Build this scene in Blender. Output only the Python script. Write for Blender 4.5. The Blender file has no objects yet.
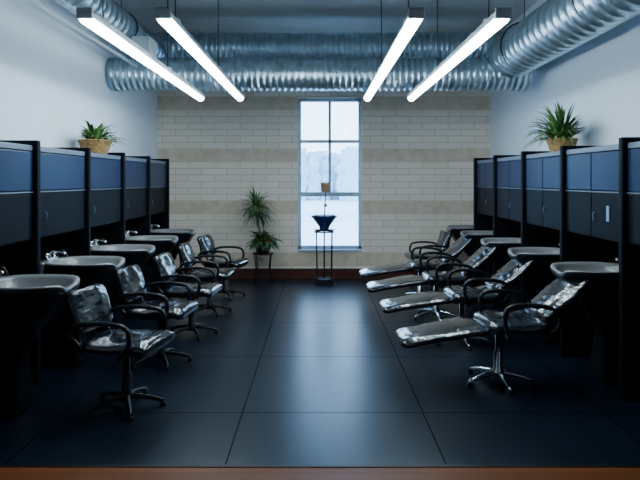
import bpy, math, random
from mathutils import Vector, Matrix, noise
random.seed(7)
S=bpy.context.scene
COL=S.collection
# ---------------------------------------------------------------- materials
def mat(name,col,rough=.5,metal=0.,bump=0.,bscale=20.,bdetail=3.,var=0.,vscale=4.,emit=None,es=0.,coat=0.,stretch=None,spec=None):
    m=bpy.data.materials.new(name); m.use_nodes=True
    nt=m.node_tree; b=nt.nodes['Principled BSDF']
    b.inputs['Base Color'].default_value=(*col,1); b.inputs['Roughness'].default_value=rough
    b.inputs['Metallic'].default_value=metal
    if coat: b.inputs['Coat Weight'].default_value=coat; b.inputs['Coat Roughness'].default_value=.08
    if spec is not None: b.inputs['Specular IOR Level'].default_value=spec
    if emit: b.inputs['Emission Color'].default_value=(*emit,1); b.inputs['Emission Strength'].default_value=es
    tc=nt.nodes.new('ShaderNodeTexCoord'); src=tc.outputs['Object']
    if stretch:
        mp=nt.nodes.new('ShaderNodeMapping'); mp.inputs['Scale'].default_value=stretch
        nt.links.new(src,mp.inputs['Vector']); src=mp.outputs['Vector']
    if var>0:
        n=nt.nodes.new('ShaderNodeTexNoise'); n.inputs['Scale'].default_value=vscale; n.inputs['Detail'].default_value=4
        nt.links.new(src,n.inputs['Vector'])
        r=nt.nodes.new('ShaderNodeValToRGB')
        r.color_ramp.elements[0].position=.3; r.color_ramp.elements[1].position=.7
        r.color_ramp.elements[0].color=(*[c*(1-var) for c in col],1)
        r.color_ramp.elements[1].color=(*[min(1,c*(1+var)) for c in col],1)
        nt.links.new(n.outputs['Fac'],r.inputs['Fac']); nt.links.new(r.outputs['Color'],b.inputs['Base Color'])
    if bump>0:
        n=nt.nodes.new('ShaderNodeTexNoise'); n.inputs['Scale'].default_value=bscale; n.inputs['Detail'].default_value=bdetail
        nt.links.new(src,n.inputs['Vector'])
        bp=nt.nodes.new('ShaderNodeBump'); bp.inputs['Strength'].default_value=bump; bp.inputs['Distance'].default_value=.02
        nt.links.new(n.outputs['Fac'],bp.inputs['Height']); nt.links.new(bp.outputs['Normal'],b.inputs['Normal'])
    return m
M={}
M['wall']=mat('painted_wall',(.73,.81,.90),.7,bump=.05,bscale=60,var=.03,vscale=1)
M['ceil']=mat('ceiling_paint',(.50,.53,.52),.85,bump=.1,bscale=8,var=.08)
M['vinyl']=mat('black_vinyl',(.005,.007,.011),.16,bump=.5,bscale=16,bdetail=3,coat=.9,stretch=(1.3,.5,1.3))
M['blackplastic']=mat('black_plastic',(.005,.006,.008),.35,var=.1,spec=.35)
M['blackmetal']=mat('black_metal',(.007,.007,.009),.4,metal=.3,var=.1)
M['chrome']=mat('chrome',(.75,.77,.8),.15,metal=1,var=.03)
M['lam']=mat('black_laminate',(.003,.004,.007),.5,var=.15,spec=.1)
M['door']=mat('navy_gloss_door',(.004,.015,.055),.3,var=.15,vscale=2,spec=.22)
M['trimgrey']=mat('aluminium_trim',(.16,.19,.24),.4,metal=.5,var=.05)
M['rim']=mat('bowl_acrylic_grey',(.20,.20,.205),.25,var=.06,coat=.3)
M['base']=mat('baseboard_oxblood',(.07,.018,.012),.4,var=.2,vscale=6)
M['winframe']=mat('window_frame_aluminium',(.45,.56,.68),.4,var=.04)
M['duct']=mat('galvanised_duct',(.50,.63,.72),.32,metal=.9,var=.25,vscale=7,bump=.15,bscale=12)
M['housing']=mat('lamp_housing',(.6,.65,.7),.45,metal=.1,var=.04)
M['tube']=mat('fluorescent_diffuser',(.9,.95,1),.5,emit=(.73,.91,1.0),es=38)
M['leaf']=mat('leaf_green',(.045,.13,.03),.45,var=.4,vscale=9)
M['leaf2']=mat('leaf_light_green',(.12,.24,.06),.45,var=.4,vscale=9)
M['leafd']=mat('leaf_dark_green',(.02,.055,.025),.4,var=.4,vscale=9)
M['red']=mat('red_blossom',(.35,.03,.02),.5,var=.3)
M['basket']=mat('wicker',(.42,.24,.09),.7,bump=.6,bscale=60,var=.35,vscale=30)
M['soil']=mat('soil',(.03,.02,.012),.9,bump=.5,bscale=40)
M['stem']=mat('woody_stem',(.12,.08,.04),.8,var=.3)
M['pot']=mat('terracotta_dark_pot',(.10,.035,.02),.5,var=.2)
M['white']=mat('pale_blue_highlight',(.18,.32,.55),.4,var=.03)  # highlight colour for the added plate on one right cabinet door
M['amber']=mat('amber_wood',(.40,.24,.13),.4,var=.2)
M['blueglass']=mat('dark_blue_ceramic',(.012,.035,.13),.12,var=.2,coat=.5)
M['snow']=mat('snow',(.82,.90,.96),.8,bump=.3,bscale=2,var=.05)
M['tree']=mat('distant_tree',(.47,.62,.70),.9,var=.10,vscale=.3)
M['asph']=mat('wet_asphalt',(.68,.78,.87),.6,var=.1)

def nodes_mat(name):
    m=bpy.data.materials.new(name); m.use_nodes=True
    return m,m.node_tree,m.node_tree.nodes['Principled BSDF']
def math_(nt,op,a,b=None,c=None):
    n=nt.nodes.new('ShaderNodeMath'); n.operation=op
    for i,v in enumerate((a,b,c)):
        if v is None: continue
        if isinstance(v,(int,float)): n.inputs[i].default_value=v
        else: nt.links.new(v,n.inputs[i])
    return n.outputs[0]
# block wall
m,nt,b=nodes_mat('masonry_block'); M['block']=m
tc=nt.nodes.new('ShaderNodeTexCoord'); sp=nt.nodes.new('ShaderNodeSeparateXYZ'); nt.links.new(tc.outputs['Object'],sp.inputs[0])
cb=nt.nodes.new('ShaderNodeCombineXYZ'); nt.links.new(sp.outputs['X'],cb.inputs['X']); nt.links.new(sp.outputs['Z'],cb.inputs['Y'])
br=nt.nodes.new('ShaderNodeTexBrick'); nt.links.new(cb.outputs[0],br.inputs['Vector'])
br.inputs['Scale'].default_value=1; br.inputs['Brick Width'].default_value=.42; br.inputs['Row Height'].default_value=.105*1
br.inputs['Mortar Size'].default_value=.006; br.inputs['Mortar Smooth'].default_value=.4
br.inputs['Color1'].default_value=(.90,.80,.69,1); br.inputs['Color2'].default_value=(.83,.73,.61,1); br.inputs['Mortar'].default_value=(.56,.46,.36,1)
row=math_(nt,'FLOOR',math_(nt,'DIVIDE',sp.outputs['Z'],.21))
band=math_(nt,'COMPARE',math_(nt,'MODULO',row,4.0),1.0,.1)
nz=nt.nodes.new('ShaderNodeTexNoise'); nz.inputs['Scale'].default_value=9; nz.inputs['Detail'].default_value=6; nt.links.new(tc.outputs['Object'],nz.inputs['Vector'])
rp=nt.nodes.new('ShaderNodeValToRGB'); rp.color_ramp.elements[0].position=.35; rp.color_ramp.elements[1].position=.65
rp.color_ramp.elements[0].color=(.65,.52,.38,1); rp.color_ramp.elements[1].color=(.75,.62,.48,1); nt.links.new(nz.outputs['Fac'],rp.inputs['Fac'])
mx=nt.nodes.new('ShaderNodeMixRGB'); nt.links.new(band,mx.inputs['Fac']); nt.links.new(br.outputs['Color'],mx.inputs['Color1']); nt.links.new(rp.outputs['Color'],mx.inputs['Color2'])
nt.links.new(mx.outputs[0],b.inputs['Base Color']); b.inputs['Roughness'].default_value=.75
h=math_(nt,'ADD',math_(nt,'MULTIPLY',br.outputs['Fac'],-.6),math_(nt,'MULTIPLY',nz.outputs['Fac'],math_(nt,'ADD',math_(nt,'MULTIPLY',band,.8),.3)))
bp=nt.nodes.new('ShaderNodeBump'); bp.inputs['Strength'].default_value=.4; bp.inputs['Distance'].default_value=.02
nt.links.new(h,bp.inputs['Height']); nt.links.new(bp.outputs[0],b.inputs['Normal'])
# rubber floor tiles
m,nt,b=nodes_mat('black_rubber_tile'); M['floor']=m
tc=nt.nodes.new('ShaderNodeTexCoord'); sp=nt.nodes.new('ShaderNodeSeparateXYZ'); nt.links.new(tc.outputs['Object'],sp.inputs[0])
def seam(o,off,p):
    d=math_(nt,'ABSOLUTE',math_(nt,'SUBTRACT',math_(nt,'FRACT',math_(nt,'DIVIDE',math_(nt,'ADD',o,off),p)),.5))
    return math_(nt,'LESS_THAN',math_(nt,'SUBTRACT',.5,d),.0035)
s1=seam(sp.outputs['X'],.52+1.24*4,1.24); s2=seam(sp.outputs['Y'],-3.85+1.22*8,1.22)
sm=math_(nt,'MAXIMUM',s1,s2)
nz=nt.nodes.new('ShaderNodeTexNoise'); nz.inputs['Scale'].default_value=2.2; nz.inputs['Detail'].default_value=8; nt.links.new(tc.outputs['Object'],nz.inputs['Vector'])
rp=nt.nodes.new('ShaderNodeValToRGB'); rp.color_ramp.elements[0].position=.3; rp.color_ramp.elements[1].position=.7
rp.color_ramp.elements[0].color=(.003,.006,.013,1); rp.color_ramp.elements[1].color=(.005,.009,.018,1); nt.links.new(nz.outputs['Fac'],rp.inputs['Fac'])
mx=nt.nodes.new('ShaderNodeMixRGB'); nt.links.new(sm,mx.inputs['Fac']); nt.links.new(rp.outputs[0],mx.inputs['Color1']); mx.inputs['Color2'].default_value=(.001,.001,.002,1)
nt.links.new(mx.outputs[0],b.inputs['Base Color'])
rr=math_(nt,'ADD',math_(nt,'MULTIPLY',nz.outputs['Fac'],.03),math_(nt,'ADD',math_(nt,'MULTIPLY',sm,.3),.285)); nt.links.new(rr,b.inputs['Roughness'])
sl=math_(nt,'SUBTRACT',.40,math_(nt,'MULTIPLY',sm,.36)); nt.links.new(sl,b.inputs['Specular IOR Level']); b.inputs['Specular Tint'].default_value=(.62,.82,1,1)
n2=nt.nodes.new('ShaderNodeTexNoise'); n2.inputs['Scale'].default_value=45; nt.links.new(tc.outputs['Object'],n2.inputs['Vector'])
bp=nt.nodes.new('ShaderNodeBump'); bp.inputs['Strength'].default_value=.05; bp.inputs['Distance'].default_value=.01
nt.links.new(n2.outputs['Fac'],bp.inputs['Height']); nt.links.new(bp.outputs[0],b.inputs['Normal'])
# wood floor
m,nt,b=nodes_mat('wood_plank'); M['wood']=m
tc=nt.nodes.new('ShaderNodeTexCoord'); br=nt.nodes.new('ShaderNodeTexBrick'); nt.links.new(tc.outputs['Object'],br.inputs['Vector'])
br.inputs['Scale'].default_value=1; br.inputs['Brick Width'].default_value=1.1; br.inputs['Row Height'].default_value=.09; br.inputs['Mortar Size'].default_value=.0015
br.inputs['Color1'].default_value=(.20,.06,.018,1); br.inputs['Color2'].default_value=(.13,.038,.011,1); br.inputs['Mortar'].default_value=(.03,.01,.005,1)
nt.links.new(br.outputs['Color'],b.inputs['Base Color']); b.inputs['Roughness'].default_value=.4; b.inputs['Specular IOR Level'].default_value=.2
# glass
m=bpy.data.materials.new('window_glass'); m.use_nodes=True; M['glass']=m; nt=m.node_tree; nt.nodes.clear()
o=nt.nodes.new('ShaderNodeOutputMaterial'); t=nt.nodes.new('ShaderNodeBsdfTransparent'); g=nt.nodes.new('ShaderNodeBsdfGlossy'); g.inputs['Roughness'].default_value=.02
mxs=nt.nodes.new('ShaderNodeMixShader'); mxs.inputs[0].default_value=.02; t.inputs[0].default_value=(.93,.97,1,1)
nt.links.new(t.outputs[0],mxs.inputs[1]); nt.links.new(g.outputs[0],mxs.inputs[2]); nt.links.new(mxs.outputs[0],o.inputs[0])

# ---------------------------------------------------------------- helpers
def mk(name,vs,fs,mats,parent=None,smooth=False,mi=None):
    me=bpy.data.meshes.new(name); me.from_pydata([tuple(v) for v in vs],[],fs); 
    for x in (mats if isinstance(mats,list) else [mats]): me.materials.append(x)
    if mi: 
        for p,i in zip(me.polygons,mi): p.material_index=i
    if smooth:
        for p in me.polygons: p.use_smooth=True
    me.update()
    o=bpy.data.objects.new(name,me); COL.objects.link(o)
    if parent: o.parent=parent
    return o
def empty(name,loc=(0,0,0),rz=0):
    e=bpy.data.objects.new(name,None); e.location=loc; e.rotation_euler=(0,0,rz); e.empty_display_size=.1; COL.objects.link(e); return e
def box(name,lo,hi,m,parent=None,bev=0.):
    x0,y0,z0=lo; x1,y1,z1=hi
    x0,x1=min(x0,x1),max(x0,x1); y0,y1=min(y0,y1),max(y0,y1)
    vs=[(x0,y0,z0),(x1,y0,z0),(x1,y1,z0),(x0,y1,z0),(x0,y0,z1),(x1,y0,z1),(x1,y1,z1),(x0,y1,z1)]
    fs=[(0,3,2,1),(4,5,6,7),(0,1,5,4),(1,2,6,5),(2,3,7,6),(3,0,4,7)]
    o=mk(name,vs,fs,m,parent)
    if bev:
        b=o.modifiers.new('bevel','BEVEL'); b.width=bev; b.segments=2
    return o
def crom(pts,n):
    P=[Vector(p) for p in pts]; P=[P[0]*2-P[1]]+P+[P[-1]*2-P[-2]]; out=[]
    segs=len(P)-3
    for i in range(segs):
        a,b,c,d=P[i:i+4]
        for k in range(n):
            t=k/n
            out.append(.5*((2*b)+(c-a)*t+(2*a-5*b+4*c-d)*t*t+(3*b-a-3*c+d)*t**3))
    out.append(P[-2]); return out
def tubegeo(pts,r,ns=10,n=6,smooth=True):
    pts=crom(pts,n) if smooth else [Vector(p) for p in pts]
    vs=[];fs=[]
    t0=(pts[1]-pts[0]).normalized(); up=Vector((0,0,1)) if abs(t0.z)<.9 else Vector((1,0,0))
    nrm=(up-t0*up.dot(t0)).normalized()
    for i,p in enumerate(pts):
        t=(pts[min(i+1,len(pts)-1)]-pts[max(i-1,0)]).normalized()
        nrm=(nrm-t*nrm.dot(t)).normalized(); bn=t.cross(nrm)
        rr=r(i/(len(pts)-1)) if callable(r) else r
        for k in range(ns):
            a=2*math.pi*k/ns; vs.append(p+nrm*math.cos(a)*rr+bn*math.sin(a)*rr)
    for i in range(len(pts)-1):
        for k in range(ns):
            a=i*ns+k; b=i*ns+(k+1)%ns; fs.append((a,b,b+ns,a+ns))
    fs.append(tuple(range(ns-1,-1,-1))); q=(len(pts)-1)*ns; fs.append(tuple(range(q,q+ns)))
    return vs,fs
def tube(name,pts,r,m,parent=None,ns=10,n=6,smooth=True):
    v,f=tubegeo(pts,r,ns,n,smooth); return mk(name,v,f,m,parent,True)
def lathe(name,prof,m,parent=None,ns=28,loc=(0,0,0),mi=None):
    vs=[];fs=[];L=Vector(loc)
    for (r,z) in prof:
        for k in range(ns):
            a=2*math.pi*k/ns; vs.append(L+Vector((r*math.cos(a),r*math.sin(a),z)))
    idx=[]
    for i in range(len(prof)-1):
        for k in range(ns):
            a=i*ns+k;b=i*ns+(k+1)%ns; fs.append((a,b,b+ns,a+ns)); idx.append(mi[i] if mi else 0)
    fs.append(tuple(range(ns-1,-1,-1))); fs.append(tuple(range((len(prof)-1)*ns,len(prof)*ns))); idx+= [mi[0] if mi else 0, mi[-1] if mi else 0]
    return mk(name,vs,fs,m,parent,True,idx)
def pad(name,path,w,t,m,parent,wr=.012,seed=0,ex=4,nseg=10,wend=None):
    P=crom([(p[0],0,p[1]) for p in path],nseg); N=len(P); ns=40; vs=[];fs=[]
    for i,p in enumerate(P):
        s=i/(N-1); 
        e=(1-abs(2*s-1)**9)**(1/3.0) if 0<s<1 else 0.0
        e=max(e,.12)
        tt=(P[min(i+1,N-1)]-P[max(i-1,0)]).normalized(); nr=Vector((-tt.z,0,tt.x)); 
        if nr.z<0: nr=-nr
        ww=w if wend is None else wend[0]*(1-s)+wend[1]*s
        we=(1-abs(2*s-1)**12)**(1/4.0) if 0<s<1 else .0
        we=max(we,.78)
        for k in range(ns):
            a=2*math.pi*k/ns; c,sn=math.cos(a),math.sin(a)
            y=math.copysign(abs(c)**(2/ex),c)*ww/2*we
            h=math.copysign(abs(sn)**(2/2.6),sn)*t/2*e
            v=p+Vector((0,y,0))+nr*h
            q=Vector((v.x*7+seed,v.y*9,v.z*7))
            d=noise.noise(q)*wr+abs(noise.noise(q*2.1))*wr*.6
            v=v+nr*d*(1 if sn>0 else .2)
            vs.append(v)
    for i in range(N-1):
        for k in range(ns):
            a=i*ns+k;b=i*ns+(k+1)%ns; fs.append((a,b,b+ns,a+ns))
    fs.append(tuple(range(ns-1,-1,-1))); q=(N-1)*ns; fs.append(tuple(range(q,q+ns)))
    o=mk(name,vs,fs,m,parent,True)
    return o
def dup(root,loc,rz):
    e=bpy.data.objects.new(root.name.split('.')[0],None); e.location=loc; e.rotation_euler=(0,0,rz); e.scale=root.scale; e.empty_display_size=.1; COL.objects.link(e)
    for c in root.children:
        o=c.copy(); COL.objects.link(o); o.parent=e
    return e

# ---------------------------------------------------------------- room
XL,XR,YB,ZC=-2.60,2.78,9.05,3.86; YF=-3.0
floor=box('floor',(XL-.2,3.14,-.12),(XR+.2,YB+.25,0),M['floor'])
box('floor_wood',(XL-.2,YF-.2,-.12),(XR+.2,3.115,0),M['wood'])
box('trim_threshold',(XL,3.115,-.1),(XR,3.14,.004),M['blackmetal'])
box('ceiling',(XL-.2,YF-.2,ZC),(XR+.2,YB+.25,ZC+.15),M['ceil'])
box('wall_left',(XL-.2,YF,-.12),(XL,YB+.25,ZC),M['wall'])
box('wall_right',(XR,YF,-.12),(XR+.2,YB+.25,ZC),M['wall'])
box('wall_front',(XL,YF-.2,-.12),(XR,YF,ZC),M['wall'])
WX0,WX1,WZ0,WZ1=-.33,.71,.47,2.93
wb=empty('wall_back')
def wseg(n,lo,hi): 
    return box(n,lo,hi,M['block'],wb)
wseg('block_left',(XL,YB,0),(WX0,YB+.25,ZC)); wseg('block_right',(WX1,YB,0),(XR,YB+.25,ZC))
wseg('block_sill',(WX0,YB,0),(WX1,YB+.25,WZ0)); wseg('block_head',(WX0,YB,WZ1),(WX1,YB+.25,ZC))
box('baseboard_back',(XL,YB-.025,0),(XR,YB,.17),M['base'],bev=.006)
# window
w=empty('window_1')
fy0,fy1=YB+.06,YB+.12
def fr(n,x0,x1,z0,z1,d=0): box(n,(x0,fy0-d,z0),(x1,fy1,z1),M['winframe'],w,.004)
fr('frame_left',WX0,WX0+.055,WZ0,WZ1); fr('frame_right',WX1-.055,WX1,WZ0,WZ1)
fr('frame_bottom',WX0,WX1,WZ0,WZ0+.06); fr('frame_top',WX0,WX1,WZ1-.06,WZ1)
fr('transom_upper',WX0,WX1,2.20,2.25,.01); fr('transom_lower',WX0,WX1,1.33,1.40,.01)
cx=(WX0+WX1)/2; fr('mullion',cx-.022,cx+.022,1.38,WZ1,.01)
box('glass_pane',(WX0+.05,YB+.088,WZ0+.05),(WX1-.05,YB+.092,WZ1-.05),M['glass'],w)
box('sill',(WX0,YB-.02,WZ0-.03),(WX1,YB+.08,WZ0+.004),M['winframe'],w,.005)
# outside
box('snowy_ground',(-60,YB+.3,-.5),(60,120,-.35),M['snow'])
box('road',(-60,26,-.35),(60,34,-.33),M['asph'])
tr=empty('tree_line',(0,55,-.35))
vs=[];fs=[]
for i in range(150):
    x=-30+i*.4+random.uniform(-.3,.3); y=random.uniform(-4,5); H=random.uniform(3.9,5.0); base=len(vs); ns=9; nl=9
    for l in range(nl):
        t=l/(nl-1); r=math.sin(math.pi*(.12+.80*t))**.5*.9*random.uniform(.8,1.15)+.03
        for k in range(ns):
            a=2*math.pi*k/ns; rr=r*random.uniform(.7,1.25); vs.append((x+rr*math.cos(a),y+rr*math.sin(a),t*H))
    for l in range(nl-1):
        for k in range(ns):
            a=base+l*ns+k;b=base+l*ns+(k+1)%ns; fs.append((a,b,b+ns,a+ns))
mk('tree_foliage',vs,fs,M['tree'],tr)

# ---------------------------------------------------------------- ceiling lights
def light(x,i):
    e=empty('fluorescent_strip_light',(x,5.29,2.60)); L=1.75
    prof=[(-.03,.085),(.03,.085),(.052,.045),(.052,.028),(-.052,.028),(-.052,.045)]
    vs=[(px,-L,pz) for px,pz in prof]+[(px,L,pz) for px,pz in prof]; n=6
    fs=[(k,(k+1)%n,(k+1)%n+n,k+n) for k in range(n)]+[tuple(range(n-1,-1,-1)),tuple(range(n,2*n))]
    mk('housing',vs,fs,M['housing'],e)
    pr=[]; 
    for k in range(13):
        a=math.pi*k/12; pr.append((-.043*math.cos(a),.028-.042*math.sin(a)))
    n=13; vs=[(px,-L+.01,pz) for px,pz in pr]+[(px,L-.01,pz) for px,pz in pr]
    fs=[(k,k+n,k+1+n,k+1) for k in range(n-1)]+[tuple(range(n)),tuple(range(2*n-1,n-1,-1))]
    mk('diffuser',vs,fs,M['tube'],e,True)
    for s in (-1,1):
        box('end_cap',(-.05,s*L-.012,.018),(.05,s*L+.012,.087),M['housing'],e,.004)
    for yy in (-1.45,.2):
        tube('suspension_cable',[(0,yy,.08),(0,yy,ZC-2.60)],.005,M['blackmetal'],e,6,2,False)
        box('hanger_clip',(-.03,yy-.03,.08),(.03,yy+.03,.10),M['housing'],e)
for i,x in enumerate((-1.475,-.98,.62,1.17)): light(x,i)

# ---------------------------------------------------------------- ducts
ds=empty('ventilation_ductwork')
def duct(name,a,b,r,pitch=.11,ridge=.010,wob=0):
    a=Vector(a);b=Vector(b);L=(b-a).length;n=int(L/pitch); pts=[];rad=[]
    for i in range(n):
        for (o,h) in ((0,0),(.72,0),(.80,ridge),(.92,ridge)):
            pts.append(a+(b-a)*((i+o)/n)); rad.append(r+h+(random.uniform(-wob,wob) if wob else 0))
    pts.append(b);rad.append(r)
    N=len(pts); v,f=tubegeo(pts,lambda s:rad[min(N-1,int(round(s*(N-1))))],32,1,False)
    mk(name,v,f,M['duct'],ds,True)
duct('cross_duct_lower',(XL+.01,7.0,2.92),(2.60,7.0,2.92),.20,.075,.012,.004)
duct('cross_duct_upper',(XL+.01,7.85,3.45),(XR-.01,7.85,3.45),.2,.075,.014,.004)
duct('side_duct_right',(2.36,-1,3.15),(2.36,7.0,3.10),.26,.14,.010)
duct('side_duct_left',(-2.25,-1,3.34),(-2.25,7.9,3.34),.17,.14,.008)
box('junction_box_left',(-2.1,6.3,3.0),(-1.9,6.6,3.22),M['housing'],ds,.01)
tube('conduit',[(-2.2,-1,2.98),(-2.2,6.9,2.98)],.02,M['housing'],ds,8,2,False)
for y in (2.6,4.6,6.4):
    for xx,zz,rr in ((2.36,3.13,.275),(-2.25,3.34,.185)):
        tube('hanger_strap',[(xx+rr*math.cos(a),y,zz+rr*math.sin(a)) for a in [math.pi*k/12 for k in range(25)]],.008,M['blackmetal'],ds,6,1,False)
        tube('hanger_rod',[(xx,y,zz+rr),(xx,y,ZC)],.006,M['blackmetal'],ds,6,2,False)
tube('sprinkler_pipe',[(XL,5.2,3.75),(XR,5.2,3.75)],.03,M['housing'],ds,10,2,False)

# ---------------------------------------------------------------- cabinets
def cab(side,y0,y1,last=False):
    s=1 if side=='L' else -1
    wx=XL if s==1 else XR; D=.41 if s==1 else .58
    e=empty('salon_storage_cabinet',(wx,y0,0))
    L=y1-y0; X=lambda d:s*d
    box('side_panel',(X(0),0,0),(X(D),.06,1.91),M['lam'],e,.012)
    if last: box('end_panel',(X(0),L,0),(X(D),L+.06,1.91),M['lam'],e,.012)
    box('back_panel',(X(0),.06,0),(X(.02),L,1.2),M['lam'],e)
    box('carcass',(X(0),.06,1.13),(X(D-.055),L,1.87),M['lam'],e)
    box('top_rail',(X(D-.055),.065,1.825),(X(D-.035),L-.005,1.868),M['trimgrey'],e,.004)
    n=1 if s==1 else 2
    w=(L-.07)/n
    for k in range(n):
        a=.065+w*k; b_=a+w-.008
        box('flap_door',(X(D-.055),a,1.515),(X(D-.03),b_,1.818),M['door'],e,.006)
        box('lower_door',(X(D-.055),a,1.14),(X(D-.033),b_,1.492),M['lam'],e,.006)
    box('mid_rail',(X(D-.055),.065,1.498),(X(D-.028),L-.005,1.509),M['trimgrey'],e,.003)
    hx=D-.018; yc=.065+(.12 if s==1 else w-.06)
    tube('door_handle',[(X(D-.035),yc,1.27),(X(hx),yc,1.28),(X(hx),yc,1.33),(X(D-.035),yc,1.34)],.0045,M['trimgrey'],e,8,4)
    if s==-1 and y0<4.2 and y0>4.0:
        box('highlight_plate',(X(D-.033),.24,1.28),(X(D-.027),.28,1.40),M['white'],e,.002)  # added plate: its pale blue colour stands in for a highlight on the door
    return e
LD=[3.35,4.37,5.35,6.32,7.28,8.2]; RD=[3.08,4.05,5.05,6.03,7.0,7.88]
for i in range(5):
    cab('L',LD[i],LD[i+1],i==4); cab('R',RD[i],RD[i+1],i==4)

# ---------------------------------------------------------------- bowls
def bowl():
    e=empty('shampoo_bowl'); ns=48
    prof=[(.16,.50,1),(.22,.56,1),(.55,.64,1),(.86,.78,1),(.95,.845,1),(1.0,.865,1),(1.0,.895,0),(.975,.905,0),(.90,.903,0),(.84,.88,0),(.74,.80,0),(.45,.75,0),(.08,.74,0)]
    vs=[];fs=[];mi=[]
    for (r,z,_) in prof:
        for k in range(ns):
            a=2*math.pi*k/ns; c,sn=math.cos(a),math.sin(a); ex=2.7
            x=math.copysign(abs(c)**(2/ex),c)*.32*r; y=math.copysign(abs(sn)**(2/ex),sn)*.27*r
            zz=z
            if z>.84: zz=z-.045*math.exp(-((a if a<math.pi else a-2*math.pi)/.38)**2)
            if c>.6 and r>.7: x-= .03*math.exp(-((a if a<math.pi else a-2*math.pi)/.3)**2)
            vs.append((x,y,zz))
    for i in range(len(prof)-1):
        for k in range(ns):
            a=i*ns+k;b=i*ns+(k+1)%ns; fs.append((a,b,b+ns,a+ns)); mi.append(prof[i][2])
    fs.append(tuple(range((len(prof)-1)*ns,len(prof)*ns))); mi.append(0)
    mk('basin',vs,fs,[M['rim'],M['blackplastic']],e,True,mi)
    lathe('drain',[(.0,.742),(.03,.742),(.03,.746),(.0,.747)],M['chrome'],e,16)
    def ring(x0,x1,y,z): return [(x0,-y,z),(x1,-y,z),(x1,y,z),(x0,y,z)]
    v=ring(-.32,-.02,.13,0)+ring(-.32,-.02,.13,.1)+ring(-.32,-.04,.10,.35)+ring(-.30,.03,.12,.56)
    f=[(3,2,1,0),(12,13,14,15)]
    for l in range(3):
        for k in range(4): a=l*4+k;b=l*4+(k+1)%4; f.append((a,b,b+4,a+4))
    o=mk('pedestal',v,f,M['lam'],e); bv=o.modifiers.new('b','BEVEL'); bv.width=.03; bv.segments=3
    box('rear_deck',(-.37,-.2,.80),(-.27,.2,.905),M['rim'],e,.012)
    fx=-.31
    box('faucet_base',(fx-.03,-.09,.903),(fx+.03,.09,.925),M['chrome'],e,.008)
    tube('spout',[(fx,0,.92),(fx,0,.97),(fx+.05,0,.985),(fx+.12,0,.965),(fx+.13,0,.95)],.011,M['chrome'],e)
    for yy in (-.065,.065):
        lathe('faucet_knob',[(.0,.925),(.018,.925),(.014,.945),(.024,.95),(.024,.965),(.012,.972),(0,.973)],M['chrome'],e,16,(fx,yy,0))
    tube('spray_hose',[(fx,.14,.9),(fx,.15,.96),(fx+.04,.16,.97),(fx+.06,.165,.94),(fx+.07,.17,.91)],.009,M['blackplastic'],e)
    return e
b0=bowl(); b0.location=(-2.0,3.87,0)
for y in (4.87,5.80,6.78,7.74): dup(b0,(-2.02,y,0),0)
for y in (4.5,5.55,6.5,7.45,8.38): dup(b0,(2.22 if y<8 else 2.25,y,0),math.pi)

# ---------------------------------------------------------------- chairs
def starbase(e,m,R=.30,cx=0,top=.43):
    for i in range(5):
        a=2*math.pi*i/5+.3; c,s=math.cos(a),math.sin(a)
        tube('base_leg',[(cx+.03*c,.03*s,.085),(cx+.15*c,.15*s,.07),(cx+R*c,R*s,.038)],lambda t:.022-.008*t,m,e,10,4)
        lathe('foot_glide',[(0,0),(.02,0),(.022,.006),(.018,.03),(.01,.035),(0,.035)],M['blackplastic'],e,14,(cx+R*c*.97,R*s*.97,0))
    lathe('column',[(0,.05),(.05,.05),(.05,.10),(.034,.12),(.034,.25),(.022,.26),(.022,top),(0,top)],m,e,20,(cx,0,0))
    box('seat_plate',(cx-.11,-.11,top-.015),(cx+.11,.11,top+.012),M['blackmetal'],e,.006)
def chair():
    e=empty('shampoo_chair')
    starbase(e,M['blackmetal'],.27)
    pad('seat',[(-.25,.50),(-.1,.485),(.1,.49),(.22,.495),(.28,.47)],.47,.11,M['vinyl'],e,.014,3,3.0)
    pad('backrest',[(-.235,.58),(-.265,.67),(-.305,.78),(-.345,.885)],.43,.09,M['vinyl'],e,.014,9,2.7)
    for s in (-.1,.1):
        tube('back_bar',[(-.1,s,.435),(-.26,s,.44),(-.33,s,.52),(-.335,s,.64),(-.35,s,.76)],.012,M['blackmetal'],e)
    for s in (-1,1):
        y=s*.265
        tube('armrest',[(.05,s*.15,.435),(.10,y,.45),(.17,y,.55),(.15,y,.655),(.05,y,.685),(-.12,y,.685),(-.25,y,.66),(-.31,y*.95,.60),(-.30,y*.8,.55),(-.22,y*.7,.45)],.0165,M['blackplastic'],e,10,5)
    return e
def lounge():
    e=empty('reclining_shampoo_chair')
    starbase(e,M['chrome'],.27,0,.42)
    pad('leg_rest',[(.80,.345),(.62,.385),(.35,.43),(.12,.455)],.45,.075,M['vinyl'],e,.012,5,3.6,12,(.40,.47))
    pad('seat',[(.14,.475),(-.02,.475),(-.18,.47),(-.34,.50)],.48,.11,M['vinyl'],e,.014,1,3.6)
    pad('backrest',[(-.28,.53),(-.42,.63),(-.55,.745),(-.665,.86)],.44,.09,M['vinyl'],e,.016,14,3.2,12,(.45,.41))
    tube('leg_rest_support',[(0,.0,.42),(.2,0,.39),(.4,0,.37),(.6,0,.34)],.014,M['blackmetal'],e)
    for s in (-.1,.1):
        tube('back_bar',[(-.05,s,.41),(-.3,s,.43),(-.40,s,.52),(-.52,s,.66)],.013,M['blackmetal'],e)
    for s in (-1,1):
        y=s*.275
        tube('armrest',[(-.02,s*.15,.415),(.02,y,.43),(.05,y,.55),(.03,y,.64),(-.06,y,.668),(-.22,y,.66),(-.33,y,.63),(-.37,y,.57),(-.34,y*.95,.47),(-.28,y*.6,.43)],.017,M['blackplastic'],e,10,5)
    return e
c0=chair(); c0.location=(-1.35,3.95,0); c0.rotation_euler[2]=-.2; c0.scale=(.96,.96,.94)
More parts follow.
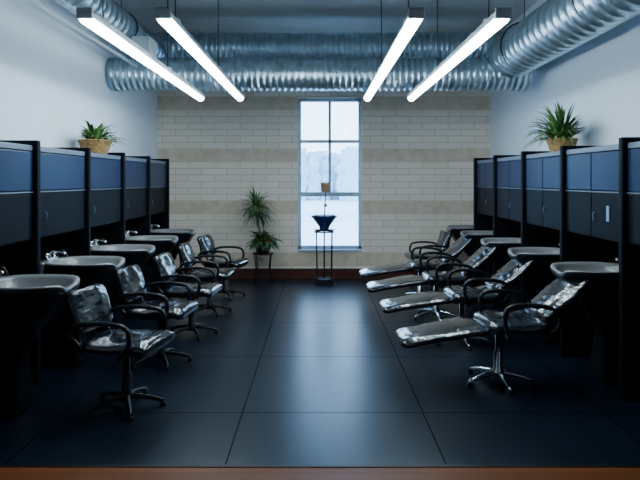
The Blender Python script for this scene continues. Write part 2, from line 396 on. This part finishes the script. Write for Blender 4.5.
for x,y,r in ((-1.38,4.92,-.14),(-1.31,5.80,-.1),(-1.31,6.76,-.05),(-1.27,7.70,-.22)): dup(c0,(x,y,0),r)
dup(c0,(1.60,8.33,0),math.pi+.12)
l0=lounge(); l0.location=(1.42,4.42,0); l0.rotation_euler[2]=math.pi+.05
for x,y,r in ((1.41,5.5,.03),(1.36,6.46,.0),(1.35,7.42,.03)): dup(l0,(x,y,0),math.pi+r)

# ---------------------------------------------------------------- plants
def blades(name,n,origin,L,W,m,parent,up=(.4,1.3),droop=1.0,spread=1.,r0=.03,seg=7,side_=0,lim=None):
    vs=[];fs=[];O=Vector(origin)
    for i in range(n):
        az=random.uniform(0,2*math.pi); el=random.uniform(*up); l=L*random.uniform(.6,1.1); w=W*random.uniform(.7,1.2)
        if side_ and math.cos(az)*side_>0: l*=1-.45*abs(math.cos(az)); el=max(el,1.0)
        d=Vector((math.cos(az)*math.cos(el)*spread,math.sin(az)*math.cos(el)*spread,math.sin(el)))
        p=O+Vector((math.cos(az),math.sin(az),0))*random.uniform(0,r0); side=Vector((-math.sin(az),math.cos(az),0)); b=len(vs)
        for k in range(seg+1):
            t=k/seg; ww=w*math.sin(math.pi*(.12+.88*t))**.7 if t<1 else 0
            vs+= [p-side*ww/2+Vector((0,0,ww*.25)),p,p+side*ww/2+Vector((0,0,ww*.25))]
            d=(d+Vector((0,0,-droop*.22*(t+.25)))).normalized(); p=p+d*l/seg
        for k in range(seg):
            a=b+3*k; fs+=[(a,a+1,a+4,a+3),(a+1,a+2,a+5,a+4)]
    if side_: vs=[Vector((min(v.x*side_,lim)*side_,v.y,v.z)) for v in vs]
    return mk(name,vs,fs,m,parent,True)
def basket(name,loc,R,H,par=None):
    e=empty(name,loc) if par is None else par
    prof=[(R*.72,0)]; n=10
    for i in range(n):
        t=(i+.5)/n; prof.append((R*(.72+.28*t)+.006*(i%2),H*t))
    prof+=[(R*1.03,H),(R*1.03,H+.012),(R*.95,H+.012),(R*.92,H-.02),(0,H-.02)]
    lathe('wicker_basket',prof,M['basket'],e,28)
    lathe('soil',[(0,H-.03),(R*.9,H-.03),(R*.9,H-.01),(0,H-.005)],M['soil'],e,18)
    tube('basket_rim',[(R*math.cos(a),R*math.sin(a),H+.008) for a in [2*math.pi*k/20 for k in range(21)]],.011,M['basket'],e,8,1,False)
    return e
e=basket('potted_spider_plant',(-2.36,5.93,1.872),.165,.13)
blades('leaves',90,(0,0,.12),.29,.024,M['leaf2'],e,(.3,1.5),1.2,r0=.09,side_=-1,lim=.22)
blades('leaves_dark',50,(0,0,.12),.25,.024,M['leaf'],e,(.2,1.3),1.2,r0=.09,side_=-1,lim=.22)
e=basket('potted_palm_plant',(2.49,5.72,1.872),.145,.13)
blades('fronds',110,(0,0,.12),.43,.022,M['leaf'],e,(.7,1.5),1.2,r0=.07,side_=1,lim=.26)
blades('fronds_light',110,(0,0,.12),.42,.022,M['leaf2'],e,(.3,1.4),1.4,r0=.07,side_=1,lim=.26)
# back wall plant + stand
st=empty('metal_plant_stand',(-.84,8.57,0))
for sx in (-1,1):
    for sy in (-1,1):
        tube('stand_leg',[(sx*.13,sy*.13,0),(sx*.10,sy*.10,.25),(sx*.12,sy*.12,.47)],.009,M['blackmetal'],st)
lathe('stand_top',[(0,.465),(.16,.465),(.165,.475),(.16,.485),(0,.485)],M['blackmetal'],st)
for z in (.14,):
    tube('stand_ring',[(.12*math.cos(a),.12*math.sin(a),z) for a in [2*math.pi*k/20 for k in range(21)]],.008,M['blackmetal'],st,8,1,False)
p=empty('potted_dracaena',(-.84,8.57,.485))
lathe('pot',[(0,0),(.085,0),(.12,.14),(.135,.145),(.135,.165),(.115,.165),(.11,.14),(0,.14)],M['pot'],p)
blades('lower_leaves',60,(0,0,.14),.26,.07,M['leafd'],p,(-.1,1.3),1.2,r0=.09)
blades('lower_leaves_bright',34,(.03,-.04,.16),.25,.06,M['leaf'],p,(.1,1.3),1.3,r0=.08)
blades('red_bracts',9,(.04,-.06,.18),.14,.05,M['red'],p,(.0,1.0),1.2,r0=.07)
tube('trunk',[(-.02,0,.13),(-.06,0,.35),(-.10,.0,.55),(-.11,0,.70)],.013,M['stem'],p)
blades('crown_leaves',100,(-.11,0,.70),.38,.020,M['leaf'],p,(-.2,1.45),1.3,r0=.015)
blades('crown_leaves_dark',70,(-.10,0,.58),.35,.020,M['leafd'],p,(-.4,1.2),1.6,r0=.015)
# window plant stand w/ bowl and ornament
st=empty('tall_metal_plant_stand',(.095,8.62,0))
for sx in (-1,1):
    for sy in (-1,1):
        tube('stand_leg',[(sx*.14,sy*.12,0),(sx*.115,sy*.10,.06),(sx*.115,sy*.10,.5),(sx*.12,sy*.11,.83)],.011,M['blackmetal'],st)
for z in (.08,.80):
    tube('ring',[(.15*math.cos(a),.13*math.sin(a),z) for a in [2*math.pi*k/20 for k in range(21)]],.010,M['blackmetal'],st,8,1,False)
lathe('top_plate',[(0,.825),(.155,.825),(.16,.833),(.155,.84),(0,.84)],M['blackmetal'],st)
tube('centre_rod',[(0,0,.08),(0,0,.83)],.012,M['blackmetal'],st,8,2,False)
lathe('lower_shelf',[(0,.075),(.14,.075),(.14,.085),(0,.085)],M['blackmetal'],st)
f=empty('tabletop_fountain',(.095,8.62,.84))
lathe('bowl',[(0,0),(.07,0),(.075,.02),(.09,.05),(.16,.14),(.205,.20),(.21,.215),(.20,.215),(.15,.15),(.05,.10),(0,.10)],M['blueglass'],f)
tube('stem',[(0,0,.09),(.01,0,.35),(.02,0,.58)],.010,M['stem'],f)
lathe('cup',[(0,.62),(.055,.62),(.07,.635),(.075,.74),(.08,.77),(.07,.77),(.065,.65),(0,.65)],M['amber'],f,20,(.02,0,-.05))
lathe('water_drop_finial',[(0,.50),(.02,.505),(.03,.53),(.02,.55),(0,.56)],M['amber'],f,16,(.018,0,-.16))

# ---------------------------------------------------------------- world, camera
W=bpy.data.worlds.new('overcast_sky'); S.world=W; W.use_nodes=True; nt=W.node_tree
bg=nt.nodes['Background']; tc=nt.nodes.new('ShaderNodeTexCoord'); sp=nt.nodes.new('ShaderNodeSeparateXYZ'); nt.links.new(tc.outputs['Generated'],sp.inputs[0])
rp=nt.nodes.new('ShaderNodeValToRGB'); rp.color_ramp.elements[0].position=0; rp.color_ramp.elements[1].position=.5
rp.color_ramp.elements[0].color=(.56,.80,1,1); rp.color_ramp.elements[1].color=(.33,.60,1,1)
nt.links.new(sp.outputs['Z'],rp.inputs['Fac']); nt.links.new(rp.outputs[0],bg.inputs['Color']); bg.inputs['Strength'].default_value=8.5
cd=bpy.data.cameras.new('camera'); cam=bpy.data.objects.new('camera',cd); COL.objects.link(cam)
cam.location=(0,0,1.6); cam.rotation_euler=(math.pi/2,0,0); cd.sensor_width=36; cd.lens=31.5; cd.shift_x=.003; cd.shift_y=-.094; cd.clip_end=300
S.camera=cam
